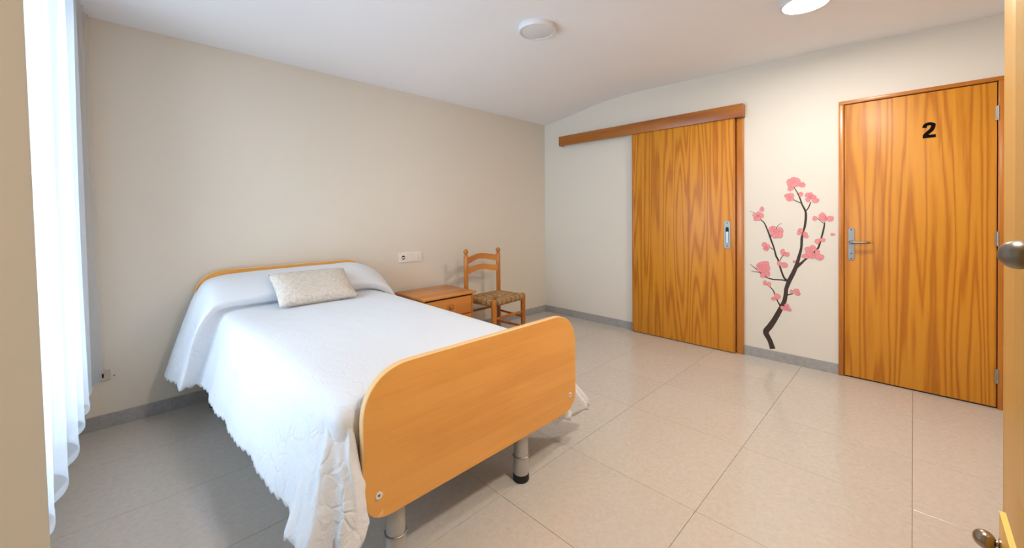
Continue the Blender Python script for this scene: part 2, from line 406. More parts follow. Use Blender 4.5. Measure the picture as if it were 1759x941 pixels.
# ================================================================ THE ROOM
XL, YF = -4.10, -4.30          # inner faces of the window wall and of the wall behind the camera
ZC = [(0.30, 2.345), (0, 2.37), (-.26, 2.396), (-.58, 2.447), (-.80, 2.482), (-1.04, 2.503), (-1.3, 2.510), (-1.9, 2.498),
      (-2.4, 2.490), (-2.9, 2.482), (-3.4, 2.455), (-3.8, 2.445), (-4.6, 2.44)]
def zceil(y):
    P = ZC
    for i in range(len(P)-1):
        if P[i+1][0] <= y <= P[i][0]:
            p0 = P[max(i-1, 0)]; p1 = P[i]; p2 = P[i+1]; p3 = P[min(i+2, len(P)-1)]
            t = (p1[0]-y)/(p1[0]-p2[0])
            return .5*((2*p1[1])+(p2[1]-p0[1])*t+(2*p0[1]-5*p1[1]+4*p2[1]-p3[1])*t*t+(-p0[1]+3*p1[1]-3*p2[1]+p3[1])*t**3)
    return P[-1][1]
bm = bmesh.new()
rows = []
for i in range(97):
    y = .2 - 4.8*i/96
    rows.append([bm.verts.new((x, y, z)) for z in (zceil(y), 2.75) for x in (-4.5, .2)])
for a, b in zip(rows, rows[1:]):
    bm.faces.new((a[0], a[1], b[1], b[0])); bm.faces.new((a[2], a[3], b[3], b[2]))
    bm.faces.new((a[0], b[0], b[2], a[2])); bm.faces.new((a[1], b[1], b[3], a[3]))
for a in (rows[0], rows[-1]): bm.faces.new((a[0], a[1], a[3], a[2]))
tag(obj('ceiling', bm, M['ceiling'], smooth=False), 'white painted ceiling, gently curved down towards the bed wall', 'ceiling', kind='structure')
finish(bpy.data.objects['ceiling'], 30)

def ztop(): return 2.6
tag(box('wall_back', -4.5, .2, 0, .2, -.1, 2.6, M['wallback']), 'plain beige wall behind the headboard, nightstand and chair', 'wall', kind='structure')
tag(box('wall_right', 0, .2, -4.6, 0, -.1, 2.6, M['wallright']), 'cream wall with the two wooden doors and blossom decal', 'wall', kind='structure')
tag(box('wall_front', -4.5, 0, YF-.2, YF, -.1, 2.6, M['wallback']), 'beige wall behind the wardrobe', 'wall', kind='structure')
WY0, WY1, WZ0, WZ1 = -2.05, -.38, .30, 2.32
bm = bmesh.new()
add_box(bm, XL-.28, XL, YF, WY0, -.1, 2.6); add_box(bm, XL-.28, XL, WY1, 0, -.1, 2.6)
add_box(bm, XL-.28, XL, WY0, WY1, -.1, WZ0); add_box(bm, XL-.28, XL, WY0, WY1, WZ1, 2.6)
tag(obj('wall_left', bm, M['wallback']), 'beige window wall behind the curtains on the left', 'wall', kind='structure')

w = empty('window_1', (XL-.2, (WY0+WY1)/2, WZ0), 'white framed window glowing behind the sheer curtain', 'window', kind='structure')
o = w.location
def wbox(name, y0, y1, z0, z1, x0, x1, mat): return box(name, x0, x1, y0, y1, z0, z1, mat, w, off=o)
bm = bmesh.new()
x0, x1 = XL-.25, XL-.19
for (a, b, c, d) in ((WY0, WY0+.06, WZ0, WZ1), (WY1-.06, WY1, WZ0, WZ1), (WY0+.06, WY1-.06, WZ0, WZ0+.06), (WY0+.06, WY1-.06, WZ1-.06, WZ1),
                     ((WY0+WY1)/2-.04, (WY0+WY1)/2+.04, WZ0+.06, WZ1-.06)):
    add_box(bm, x0-o.x, x1-o.x, a-o.y, b-o.y, c-o.z, d-o.z, .004)
obj('window_frame', bm, M['lampbody'], w)
ym = (WY0+WY1)/2
wbox('pane', WY0+.06, ym-.04, WZ0+.06, WZ1-.06, XL-.225, XL-.219, M['glass'])
wbox('pane', ym+.04, WY1-.06, WZ0+.06, WZ1-.06, XL-.225, XL-.219, M['glass'])
wbox('window_sill', WY0, WY1, WZ0, WZ0+.025, XL-.19, XL+.005, M['skirting'])

# floor: slab, and every tile as a piece with recessed joints
fl = box('floor', -4.5, .2, -4.6, .2, -.10, -.0035, M['grout'])
tag(fl, 'polished greige terrazzo floor of large tiles', 'floor', kind='structure')
XJ = [-4.10, -3.28, -2.706, -2.207, -1.570, -1.083, -.515, 0]
YJ = [0, -.49, -1.02, -1.53, -2.052, -2.686, -3.314, -3.94, YF]
g = .0008
for i in range(len(XJ)-1):
    for j in range(len(YJ)-1):
        xa, xb, ya, yb = XJ[i], XJ[i+1], YJ[j+1], YJ[j]
        cx, cy = (xa+xb)/2, (ya+yb)/2
        bm = bmesh.new(); hx, hy = (xb-xa)/2-g, (yb-ya)/2-g
        add_box(bm, -hx, hx, -hy, hy, -.0035, 0, .0004, 1)
        t = obj('tile', bm, M['tile'], fl); t.location = (cx, cy, 0)

# skirting
def skirting(name, along, face, spans, label):
    root = empty(name, (0, 0, 0), label, 'baseboard', kind='structure')
    bmj = bmesh.new()
    for a, b in spans:
        lo, hi = min(a, b), max(a, b)
        if along == 'x': add_box(bmj, lo, hi, face-.007, face, 0, .0815)
        elif face == 0: add_box(bmj, -.007, 0, lo, hi, 0, .0815)
        else: add_box(bmj, face, face+.007, lo, hi, 0, .0815)
        bm = bmesh.new()
        if along == 'x': add_box(bm, lo+.0012, hi-.0012, face-.011, face-.0065, 0, .08, .001, 1)
        elif face == 0: add_box(bm, -.011, -.0065, lo+.0012, hi-.0012, 0, .08, .001, 1)
        else: add_box(bm, face+.0065, face+.011, lo+.0012, hi-.0012, 0, .08, .001, 1)
        obj('skirting_tile', bm, M['skirting'], root)
    obj('joint_mortar', bmj, M['skirt_joint'], root)
xs = [-4.10, -3.651, -3.05, -2.45, -1.85, -1.25, -.65, 0]
skirting('baseboard_back', 'x', 0.0, list(zip(xs, xs[1:])), 'grey terrazzo skirting along the beige bed wall')
skirting('baseboard_right', 'y', 0, [(0, -.429), (-.429, -1.03), (-1.03, -1.222), (-2.272, -2.648), (-2.648, -2.918), (-3.72, YF)], 'grey terrazzo skirting along the wall of doors')
ys = [0, -.6, -1.2, -1.8, -2.4, -3.0, -3.6, YF]
skirting('baseboard_left', 'y', XL, list(zip(ys, ys[1:])), 'grey skirting under the curtains on the window wall')

# ================================================================ DOOR 1: sliding door
d1 = empty('door_1', (0, -1.75, 0), 'sliding oak-look door hung under a long dark wooden pelmet', 'door', kind='structure')
def b1(name, x0, x1, y0, y1, z0, z1, mat, bev=0, par=None): 
    q = box(name, x0, x1, y0, y1, z0, z1, mat, par or d1, bev, off=(0, -1.75, 0)); return q
leaf = b1('door_leaf', -.058, -.024, -2.205, -1.262, .008, 2.06, M['door1'], .001)
b1('edge_band', -.060, -.024, -2.219, -2.2052, .008, 2.06, M['pine'], .001)
b1('edge_band', -.060, -.022, -1.2618, -1.243, .008, 2.06, M['pine'], .001)
b1('casing', -.034, 0, -2.276, -2.226, 0, 2.055, M['pine'], .003)
b1('casing', -.020, 0, -1.262, -1.222, 0, 2.055, M['pine'], .002)
bm = bmesh.new(); add_box(bm, -.074, -.056, -2.286+1.75, -.285+1.75, 2.058, 2.172, .003)
add_box(bm, -.056, 0, -2.286+1.75, -2.268+1.75, 2.058, 2.172, .002)
add_box(bm, -.056, 0, -.303+1.75, -.285+1.75, 2.058, 2.172, .002)
add_box(bm, -.056, 0, -2.268+1.75, -.303+1.75, 2.154, 2.172, .0)
finish(obj('pelmet', bm, M['pelmet'], d1))
b1('sliding_track', -.052, -.02, -2.26, -.31, 2.10, 2.13, M['steel'])
# recessed pull handle
pl_ = rounded(-.027, .027, -.125, .125, .0265, .0265, .0265, .0265, 8)
bm = bmesh.new()
HY, HZ = -2.158+1.75, 1.04
add_prism(bm, pl_, lambda u, v, w: Vector((-.058-w, HY-u, HZ+v)), .004, .0012)
h = finish(obj('pull_handle', bm, M['nickel'], d1)); 
bm = bmesh.new(); add_prism(bm, rounded(-.013, .013, -.075, .068, .012, .012, .012, .012, 6), lambda u, v, w: Vector((-.0621-w, HY-u, HZ+v)), .0006)
obj('pull_recess', bm, M['blackhole'], h)
bm = bmesh.new(); add_prism(bm, rounded(-.010, .012, -.073, .028, .008, .008, .004, .004, 6), lambda u, v, w: Vector((-.0627-w, HY-u, HZ+v)), .003, .001)
finish(obj('pull_insert', bm, M['steel'], h))
bm = bmesh.new()
for zz in (.104, -.100):
    add_lathe(bm, [(.005, 0), (.005, .0012), (.0, .0012)], 12, Matrix.Translation((-.062, HY, HZ+zz)) @ Matrix.Rotation(-PI/2, 4, 'Y'))
obj('screw', bm, M['blackhole'], h)

# ================================================================ DOOR 2: hinged door numbered 2
d2 = empty('door_2', (0, -3.3, 0), 'hinged oak-look door with black number 2 and lever handle', 'door', kind='structure')
def b2(name, x0, x1, y0, y1, z0, z1, mat, bev=0): return box(name, x0, x1, y0, y1, z0, z1, mat, d2, bev, off=(0, -3.3, 0))
b2('door_leaf', -.012, 0, -3.680, -2.952, .010, 2.029, M['door2'], .0008)
b2('casing', -.022, 0, -2.9485, -2.918, 0, 2.034, M['pine'], .003)
b2('casing', -.022, 0, -3.720, -3.6845, 0, 2.034, M['pine'], .003)
b2('lintel', -.0225, 0, -3.720, -2.918, 2.0342, 2.060, M['trimtop'], .003)
b2('dark_gap', -.003, 0, -3.6845, -2.9485, 0, 2.034, M['dark'])
for zz in (1.835, 1.058, .205):
    bm = bmesh.new()
    for k in range(3): add_tube(bm, [(-.020, -3.684+3.3, zz-.045+k*.0305), (-.020, -3.684+3.3, zz-.045+k*.0305+.0285)], .0065, 12)
    add_box(bm, -.0235, -.013, -3.684+3.3, -3.672+3.3, zz-.045, zz+.045)
    finish(obj('hinge', bm, M['steel'], d2))
bm = bmesh.new(); HY = -2.992+3.3
add_prism(bm, rounded(-.019, .019, .872, 1.115, .018, .018, .018, .018, 8), lambda u, v, w: Vector((-.012-w, HY-u, v)), .006, .0015)
hp = finish(obj('handle_plate', bm, M['steel'], d2))
bm = bmesh.new()
add_lathe(bm, [(.015, 0), (.015, .010), (.011, .014), (.010, .045), (0, .045)], 20, Matrix.Translation((-.018, HY, 1.008)) @ Matrix.Rotation(-PI/2, 4, 'Y'))
add_tube(bm, [(-.052, HY+.006, 1.008), (-.056, HY-.006, 1.008), (-.058, HY-.03, 1.008), (-.058, HY-.07, 1.009), (-.055, HY-.098, 1.010), (-.050, HY-.104, 1.010)], [.008, .010, .0095, .0085, .008, .006], 12)
finish(obj('lever', bm, M['nickel'], hp), 60)
bm = bmesh.new()
for zz in (1.100, .925, .886): add_lathe(bm, [(.0045, 0), (.0045, .001), (0, .001)], 10, Matrix.Translation((-.018, HY, zz)) @ Matrix.Rotation(-PI/2, 4, 'Y'))
obj('screw', bm, M['blackhole'], hp)
# the number 2
bm = bmesh.new(); NY, NZ = -3.390+3.3, 1.776
fn = lambda u, v, w: Vector((-.012-w, NY-u, NZ+v))
arc = [(-.021+.0, .020, .016)]
for k in range(9):
    a = math.radians(172 - k*26); arc.append((.0205*math.cos(a),   .027+.0155*math.sin(a), .0205))
ribbon(bm, [(-.0225, .018, .021)] + arc[1:8] + [(.012, .004, .022), (-.004, -.014, .022), (-.016, -.028, .022), (-.020, -.038, .022)], fn, .0015, 6)
ribbon(bm, [(-.0305, -.041, .0205), (.0305, -.041, .0205)], fn, .0016)
obj('door_number', bm, M['number'], d2)

# ================================================================ WALL DECAL
dec = empty('wall_decal', (0, -2.5, .12), 'pink cherry blossom branch decal on cream wall between the doors', 'wall decal')
fd = lambda u, v, w: Vector((-w, 2.5-u, v-.12))
for i, P in enumerate(BRANCHES):
    bm = bmesh.new()
    ribbon(bm, P, lambda u, v, w: fd(u, v, w*(1+.15*(i % 3))), .0009, 6)
    obj('trunk' if i == 0 else 'branch', bm, M['bark'], dec)
def petal(bm, cx, cz, rx, rz, seed, lift):
    pts = []; a0 = seed*1.7
    for k in range(18):
        a = k*2*PI/18; r = 1 + .06*math.sin(3*a+a0) + .04*math.sin(5*a+a0*2)
        pts.append((cx+rx*r*math.cos(a), cz+rz*r*math.sin(a)))
    add_prism(bm, pts, lambda u, v, w: fd(u, v, w+lift), .0006)
for bi, F in enumerate(BLOSSOMS):
    bm = bmesh.new()
    mx = sum(q[0] for q in F)/len(F); mz = sum(q[1] for q in F)/len(F)
    for pi, q in enumerate(F):
        n0 = len(bm.faces); petal(bm, q[0], q[1], q[2]+.0018, q[3]+.0018, bi+pi*.7, .0010+.0004*pi); bm.faces.ensure_lookup_table()
        for f_ in bm.faces[n0:]: f_.material_index = 1
        petal(bm, *q, bi+pi*.7, .0012+.0004*pi)
    b = obj('blossom' if len(F) > 1 else 'bud', bm, M['petal'], dec, mats=[M['petal'], M['petal_rim']])
    if len(F) > 2:
        bm = bmesh.new(); top = .0012+.0004*len(F)+.0006
        for k in range(5):
            a = bi + k*1.25; R_ = .012
            ribbon(bm, [(mx, mz, .0012), (mx+R_*math.cos(a), mz+R_*math.sin(a), .0008)], lambda u, v, w: fd(u, v, w+top), .0003)
            petal(bm, mx+R_*math.cos(a), mz+R_*math.sin(a), .0016, .0016, k, top)
        obj('stamen', bm, M['petal_dark'], b)
    elif len(F) == 1 and F[0][2] > .015:
        bm = bmesh.new(); q = F[0]
        ribbon(bm, [(q[0]-q[2]*.5, q[1]-q[3]*.4, .001), (q[0], q[1]+q[3]*.1, .0016), (q[0]+q[2]*.4, q[1]+q[3]*.4, .001)], lambda u, v, w: fd(u, v, w+.0025), .0003)
        obj('petal_fold', bm, M['petal_dark'], b)

# ================================================================ CEILING LAMPS
def ceiling_lamp(x, y, r, lit, label):
    z = zceil(y)
    root = empty('ceiling_lamp', (x, y, z), label, 'ceiling lamp')
    bm = bmesh.new()
    add_lathe(bm, [(r-.004, .012), (r, .006), (r, -.028), (r-.004, -.034), (r-.016, -.0345), (r-.018, -.031), (r-.018, -.012), (0, -.012)], 64)
    finish(obj('lamp_housing', bm, M['lampbody'], root), 40)
    bm = bmesh.new()
    add_lathe(bm, [(r-.0195, -.014), (r-.0195, -.031), (r-.024, -.0325), (0, -.0325)], 64)
    finish(obj('diffuser', bm, (M['lit'] if lit == 1 else M['lit_fill']) if lit else M['lampglass'], root), 40)
    return root
ceiling_lamp(-1.832, -1.503, .128, False, 'round white ceiling lamp, switched off, in the middle of the ceiling')
ceiling_lamp(-1.000, -2.868, .128, 1, 'round ceiling lamp shining bright at the top edge near door 2')
ceiling_lamp(-2.750, -3.420, .128, 2, 'added unseen fill lamp on the ceiling above the wardrobe')  # added out of view to brighten the footboard and left wall

# ================================================================ SOCKETS
def wall_plate():
    root = empty('wall_socket', (-1.9425, 0, .841), 'white triple wall plate with power socket and switch between headboard and chair', 'wall socket')
    bm = bmesh.new(); add_prism(bm, rounded(-.1225, .1225, -.046, .046, .006, .006, .006, .006, 4), lambda u, v, w: Vector((u, -w, v)), .009, .002)
    finish(obj('face_plate', bm, M['plastic'], root))
    bm = bmesh.new(); add_prism(bm, rounded(-.107, -.047, -.030, .030, .004, .004, .004, .004, 4), lambda u, v, w: Vector((u, -.009-w, v)), .003, .001)
    s = finish(obj('socket_insert', bm, M['plastic'], root))
    RX = Matrix.Rotation(PI/2, 4, 'X')
    bm = bmesh.new(); add_lathe(bm, [(.0225, 0), (.0225, .0015), (.019, .0015), (.019, .0002), (0, .0002)], 28, Matrix.Translation((-.077, -.012, 0)) @ RX)
    obj('socket_ring', bm, M['plastic'], s)
    bm = bmesh.new(); add_lathe(bm, [(.0185, 0), (.0185, .0006), (0, .0006)], 24, Matrix.Translation((-.077, -.012, 0)) @ RX)
    obj('socket_hole', bm, M['blackhole'], s)
    bm = bmesh.new(); add_box(bm, -.097+.006, -.063, -.0135, -.0125, -.007, .004)
    obj('socket_bridge', bm, M['plastic'], s)
    bm = bmesh.new(); add_prism(bm, rounded(-.022, .024, -.030, .030, .003, .003, .003, .003, 4), lambda u, v, w: Vector((u, -.009-w, v)), .005, .0015)
    finish(obj('switch_rocker', bm, M['plastic'], root))
    bm = bmesh.new(); add_box(bm, -.010, .010, -.0146, -.0139, .016, .021); obj('switch_mark', bm, M['plastic_beige'], root)
    bm = bmesh.new(); add_prism(bm, rounded(.046, .106, -.030, .030, .003, .003, .003, .003, 4), lambda u, v, w: Vector((u, -.009-w, v)), .003, .001)
    s = finish(obj('aerial_insert', bm, M['plastic'], root))
    bm = bmesh.new()
    for zz in (-.012, .012): add_lathe(bm, [(.008, 0), (.008, .003), (.0055, .0035), (.0055, .001), (0, .001)], 18, Matrix.Translation((.078, -.012, zz)) @ RX)
    finish(obj('aerial_jack', bm, M['plastic'], s))
    bm = bmesh.new(); add_box(bm, .068, .086, -.0126, -.0119, -.024, -.021); obj('jack_mark', bm, M['plastic_beige'], s)
wall_plate()
so = empty('wall_outlet', (-3.955, 0, .307), 'small beige outlet low on the wall beside the sheer curtain', 'wall socket')
bm = bmesh.new(); add_prism(bm, rounded(-.035, .033, -.030, .030, .003, .003, .003, .003, 4), lambda u, v, w: Vector((u, -w, v)), .010, .002)
f_ = finish(obj('face_plate', bm, M['plastic_beige'], so))
bm = bmesh.new(); add_box(bm, -.012, .006, -.0112, -.0098, -.012, .014); obj('outlet_opening', bm, M['blackhole'], f_)
so2 = empty('wall_hook', (-3.907, 0, .296), 'tiny dark nail in the wall beside the low outlet', 'nail')
bm = bmesh.new(); add_tube(bm, [(0, 0, 0), (0, -.012, .001), (0, -.013, .002)], [.003, .003, .005], 8); obj('nail', bm, M['brass'], so2)

# ================================================================ CURTAINS
def sheer():
    peaks = [(-.03, -3.943, -3.998), (-.16, -3.957, -4.005), (-.36, -3.984, -4.022), (-.60, -3.986, -4.022), (-.83, -3.995, -4.03), (-1.07, -3.993, -4.028), (-1.34, -4.013, -4.04),
             (-1.57, -4.018, -4.045), (-1.74, -4.022, -4.045), (-1.95, -4.03, -4.05)]
    NY, NZ = 300, 40
    bm = bmesh.new(); grid = []
    z1 = None
    for j in range(NZ+1):
        row = []
        for i in range(NY+1):
            u = i/NY*(len(peaks)-1); k = min(int(u), len(peaks)-2); t = u-k
            a, b = peaks[k], peaks[k+1]
            y = a[0]*(1-t)+b[0]*t
            fr = j/NZ                                  # 0 hem .. 1 top
            xh = a[1]*(1-t)+b[1]*t; xt = a[2]*(1-t)+b[2]*t
            xo = xh*(1-fr)**1.3 + xt*(1-(1-fr)**1.3)
            val = .5-.5*math.cos(2*PI*t)
            amp = (.074*(1-fr) + .034*fr)
            x = xo - amp*val
            # fold edges roll over towards the camera
            y2 = y - min(.055, .24*(a[0]-b[0]))*math.sin(2*PI*t)*(1-.4*fr)
            x = max(x + .004*math.sin(y*37+fr*4), XL+.018)
            zt = zceil(y)-.012
            z = .33 + (zt-.33)*fr
            if j == NZ: x += .008*math.sin(y*120)
            row.append(bm.verts.new((x+4.02, y2+1.05, z-.33)))
        grid.append(row)
    for a, b in zip(grid, grid[1:]):
        for i in range(NY): bm.faces.new((a[i], a[i+1], b[i+1], b[i]))
    root = empty('sheer_curtain', (-4.02, -1.05, .33), 'long white sheer curtain hanging in soft folds before the window', 'curtain')
    obj('curtain_cloth', bm, M['sheer'], root, smooth=True)
    # stitched hem band
    bm = bmesh.new()
    me = bpy.data.objects['curtain_cloth'].data
    for i in range(NY):
        p, q = me.vertices[i].co, me.vertices[i+1].co
        for s in (1,):
            vs = [bm.verts.new(p+Vector((.0015, 0, 0))), bm.verts.new(q+Vector((.0015, 0, 0))), bm.verts.new(q+Vector((.0015, 0, .028))), bm.verts.new(p+Vector((.0015, 0, .028)))]
            bm.faces.new(vs)
    bmesh.ops.remove_doubles(bm, verts=bm.verts[:], dist=.0001)
    obj('hem', bm, M['sheer'], root, smooth=True)
    bm = bmesh.new(); add_box(bm, -4.055+4.02, -4.035+4.02, -2.0+1.05, -.03+1.05, 0, .011)
    tr = obj('curtain_track', bm, M['lampbody'], root); tr.location.z = 2.355-.33
sheer()
bm = bmesh.new(); grid = []
for j in range(31):
    fr = j/30; row = []
    for i in range(181):
        y = -2.02 - 1.55*i/180
        x = -4.017 + .036*(1-fr) + (.016+.014*(1-fr))*math.sin(y*13+.6*math.sin(y*3)+1.2) + .002*math.sin(y*31+fr*2)
        if i < 8: x -= .05*(1-i/8)**1.5
        row.append(bm.verts.new((x+4.0, y+2.8, .03 + (zceil(y)-.02-.03)*fr - .03)))
    grid.append(row)
for a, b in zip(grid, grid[1:]):
    for i in range(180): bm.faces.new((a[i], a[i+1], b[i+1], b[i]))
bc = obj('blackout_curtain', bm, M['beige_curtain'], smooth=True); bc.location = (-4.0, -2.8, .03)
md = bc.modifiers.new('thick', 'SOLIDIFY'); md.thickness = .004; md.offset = -1
tag(bc, 'beige opaque curtain filling the left edge beside the sheer', 'curtain')

# ================================================================ BED
bed = empty('bed', (-2.92, -1.08, 0), 'single bed with beech-look boards on grey steel tube legs', 'bed')
bo = Vector((-2.92, -1.08, 0))
def board(name, x0, x1, z0, z1, y0, y1, rb, rt):
    out = rounded(x0-bo.x, x1-bo.x, z0, z1, rb, rb, rt, rt, 14, 2.25)
    bm = bmesh.new(); add_prism(bm, out, lambda u, v, w: Vector((u, y0-bo.y+w, v)), y1-y0, .0025, side_mi=1, mi=0)
    return finish(obj(name, bm, M['beech'], bed, mats=[M['beech'], M['beech_edge']]), 30)
fb = board('footboard', -3.345, -2.230, .237, .730, -2.103, -2.076, .10, .17)
hb = board('headboard', -3.538, -2.405, .26, .868, -.052, -.026, .10, .17)
for sx in (-3.294, -2.280):
    bm = bmesh.new()
    add_lathe(bm, [(.012, 0), (.012, .002), (.0095, .003), (.007, .003), (.0065, .001), (0, .001)], 24, Matrix.Translation((sx-bo.x, -2.103-bo.y, .320)) @ Matrix.Rotation(PI/2, 4, 'X'))
    s_ = finish(obj('bolt_cap', bm, M['lampbody'], fb))
    bm = bmesh.new(); add_lathe(bm, [(.0035, 0), (.0035, .0006), (0, .0006)], 6, Matrix.Translation((sx-bo.x, -2.104-bo.y, .320)) @ Matrix.Rotation(PI/2, 4, 'X'))
    obj('bolt_socket', bm, M['blackhole'], s_)
bm = bmesh.new()
add_prism(bm, [(-.011, -.010), (.008, -.012), (.009, .010)], lambda u, v, w: Vector((-3.288-bo.x+u, -2.103-bo.y-w, .262+v)), .0004)
obj('worn_chip', bm, M['beech_edge'], fb)
for (lx, ly) in ((-2.567, -2.037), (-3.200, -2.037), (-2.62, -.12), (-3.44, -.13)):
    bm = bmesh.new()
    add_tube(bm, [(lx-bo.x, ly-bo.y, .03), (lx-bo.x, ly-bo.y, .118)], .0355, 28)
    add_tube(bm, [(lx-bo.x, ly-bo.y, .118), (lx-bo.x, ly-bo.y, .30)], .0335, 28)
    lg = finish(obj('leg', bm, M['tube'], bed))
    bm = bmesh.new()
    add_lathe(bm, [(.0355, .112), (.0385, .113), (.0385, .117), (.0355, .119)], 28, Matrix.Translation((lx-bo.x, ly-bo.y, 0)))
    for s in (-1, 1):
        add_lathe(bm, [(.004, 0), (.004, .006), (0, .007)], 10, Matrix.Translation((lx-bo.x+s*.0245, ly-bo.y-s*.0245-.0, .116)) @ Matrix.Rotation(s*PI/2, 4, 'Y'))
    finish(obj('collar', bm, M['steel'], lg))
    bm = bmesh.new(); add_lathe(bm, [(.034, 0), (.037, .003), (.037, .030), (.0358, .034)], 28, Matrix.Translation((lx-bo.x, ly-bo.y, 0)))
    finish(obj('rubber_foot', bm, M['rubber'], lg))
bm = bmesh.new()
def bb(*a): add_box(bm, a[0]-bo.x, a[1]-bo.x, a[2]-bo.y, a[3]-bo.y, a[4], a[5], .002)
bb(-3.40, -3.36, -2.076, -.055, .30, .36); bb(-2.44, -2.40, -2.076, -.055, .30, .36)
bb(-3.36, -2.44, -2.04, -1.975, .30, .345); bb(-3.48, -2.44, -.16, -.09, .30, .345)
bb(-3.36, -2.44, -1.1, -1.06, .30, .345)
obj('bed_frame', bm, M['tube'], bed)
bm = bmesh.new(); add_box(bm, -3.415-bo.x, -2.40-bo.x, -2.062-bo.y, -.06-bo.y, .362, .605, .05, 4)
finish(obj('mattress', bm, M['coverlet'], bed), 60)

# ---- coverlet: control net, one row per station along the bed
ROWS = [
 [(-3.655,-.075,.29),(-3.61,-.075,.45),(-3.575,-.07,.6),(-3.53,-.065,.72),(-3.46,-.062,.785),(-3.2,-.062,.79),(-2.95,-.062,.79),(-2.72,-.062,.79),(-2.52,-.062,.785),(-2.36,-.062,.7),(-2.26,-.065,.5),(-2.2,-.07,.28)],
 [(-3.69,-.17,.285),(-3.64,-.16,.45),(-3.588,-.15,.62),(-3.535,-.14,.755),(-3.455,-.13,.832),(-3.2,-.125,.85),(-2.95,-.125,.852),(-2.72,-.125,.85),(-2.52,-.125,.842),(-2.36,-.13,.75),(-2.24,-.135,.54),(-2.175,-.14,.29)],
 [(-3.69,-.27,.285),(-3.638,-.26,.44),(-3.585,-.25,.61),(-3.535,-.24,.75),(-3.455,-.235,.83),(-3.2,-.23,.85),(-2.95,-.23,.852),(-2.72,-.23,.85),(-2.52,-.23,.842),(-2.36,-.235,.75),(-2.24,-.24,.54),(-2.18,-.25,.29)],
 [(-3.66,-.37,.285),(-3.615,-.36,.44),(-3.57,-.35,.59),(-3.525,-.34,.71),(-3.45,-.34,.785),(-3.2,-.34,.81),(-2.95,-.34,.812),(-2.72,-.34,.81),(-2.52,-.34,.795),(-2.37,-.34,.71),(-2.26,-.34,.53),(-2.2,-.35,.29)],
 [(-3.65,-.47,.287),(-3.612,-.45,.43),(-3.572,-.44,.57),(-3.525,-.435,.67),(-3.45,-.43,.728),(-3.2,-.432,.745),(-2.95,-.432,.745),(-2.72,-.432,.745),(-2.53,-.43,.732),(-2.39,-.43,.67),(-2.29,-.43,.52),(-2.23,-.44,.285)],
 [(-3.64,-.5,.287),(-3.602,-.47,.43),(-3.56,-.45,.56),(-3.505,-.438,.645),(-3.435,-.43,.685),(-3.2,-.425,.69),(-2.95,-.425,.69),(-2.72,-.425,.69),(-2.53,-.425,.685),(-2.4,-.425,.63),(-2.32,-.43,.53),(-2.27,-.45,.36)],
 [(-3.562,-.47,.277),(-3.518,-.44,.41),(-3.48,-.42,.54),(-3.455,-.41,.612),(-3.405,-.398,.655),(-3.2,-.395,.664),(-2.95,-.395,.665),(-2.72,-.395,.664),(-2.5,-.395,.658),(-2.39,-.4,.61),(-2.335,-.41,.53),(-2.3,-.44,.36)],
 [(-3.552,-.66,.272),(-3.515,-.64,.4),(-3.485,-.62,.53),(-3.462,-.61,.605),(-3.4,-.6,.65),(-3.2,-.6,.66),(-2.95,-.6,.662),(-2.72,-.6,.66),(-2.48,-.6,.65),(-2.375,-.6,.605),(-2.335,-.61,.53),(-2.3,-.63,.35)],
 [(-3.545,-1.0,.268),(-3.51,-1.0,.4),(-3.48,-1.0,.53),(-3.455,-1.0,.6),(-3.395,-1.0,.643),(-3.2,-1.0,.654),(-2.95,-1.0,.656),(-2.72,-1.0,.654),(-2.47,-1.0,.643),(-2.37,-1.0,.6),(-2.33,-1.0,.53),(-2.29,-1.0,.34)],
 [(-3.52,-1.5,.268),(-3.49,-1.5,.4),(-3.465,-1.5,.53),(-3.44,-1.5,.595),(-3.38,-1.5,.636),(-3.2,-1.5,.648),(-2.95,-1.5,.65),(-2.72,-1.5,.648),(-2.47,-1.5,.636),(-2.36,-1.5,.595),(-2.32,-1.5,.53),(-2.26,-1.5,.33)],
 [(-3.5,-1.85,.262),(-3.47,-1.84,.39),(-3.445,-1.83,.52),(-3.42,-1.82,.585),(-3.365,-1.8,.628),(-3.2,-1.8,.642),(-2.95,-1.8,.644),(-2.72,-1.8,.642),(-2.46,-1.8,.628),(-2.355,-1.8,.588),(-2.29,-1.82,.51),(-2.19,-1.86,.315)],
 [(-3.53,-2.02,.262),(-3.48,-1.99,.39),(-3.43,-1.97,.52),(-3.405,-1.96,.58),(-3.352,-1.95,.622),(-3.2,-1.95,.636),(-2.95,-1.95,.638),(-2.72,-1.95,.636),(-2.46,-1.95,.622),(-2.35,-1.95,.578),(-2.24,-1.97,.44),(-2.1,-2.0,.205)],
 [(-3.475,-2.16,.215),(-3.435,-2.12,.36),(-3.4,-2.06,.5),(-3.385,-2.035,.572),(-3.34,-2.025,.608),(-3.2,-2.02,.622),(-2.95,-2.02,.622),(-2.72,-2.02,.622),(-2.46,-2.02,.608),(-2.345,-2.03,.565),(-2.215,-2.045,.425),(-2.04,-2.065,.19)],
 [(-3.395,-2.165,.225),(-3.372,-2.13,.36),(-3.362,-2.085,.49),(-3.358,-2.062,.55),(-3.33,-2.055,.575),(-3.2,-2.055,.585),(-2.95,-2.055,.585),(-2.72,-2.055,.585),(-2.46,-2.055,.575),(-2.36,-2.06,.54),(-2.27,-2.062,.4),(-2.16,-2.067,.175)],
 [(-3.36,-2.125,.29),(-3.356,-2.09,.38),(-3.354,-2.066,.46),(-3.35,-2.06,.5),(-3.31,-2.062,.5),(-3.2,-2.062,.5),(-2.95,-2.062,.5),(-2.72,-2.062,.5),(-2.46,-2.062,.5),(-2.4,-2.062,.47),(-2.36,-2.062,.36),(-2.33,-2.064,.19)],
]
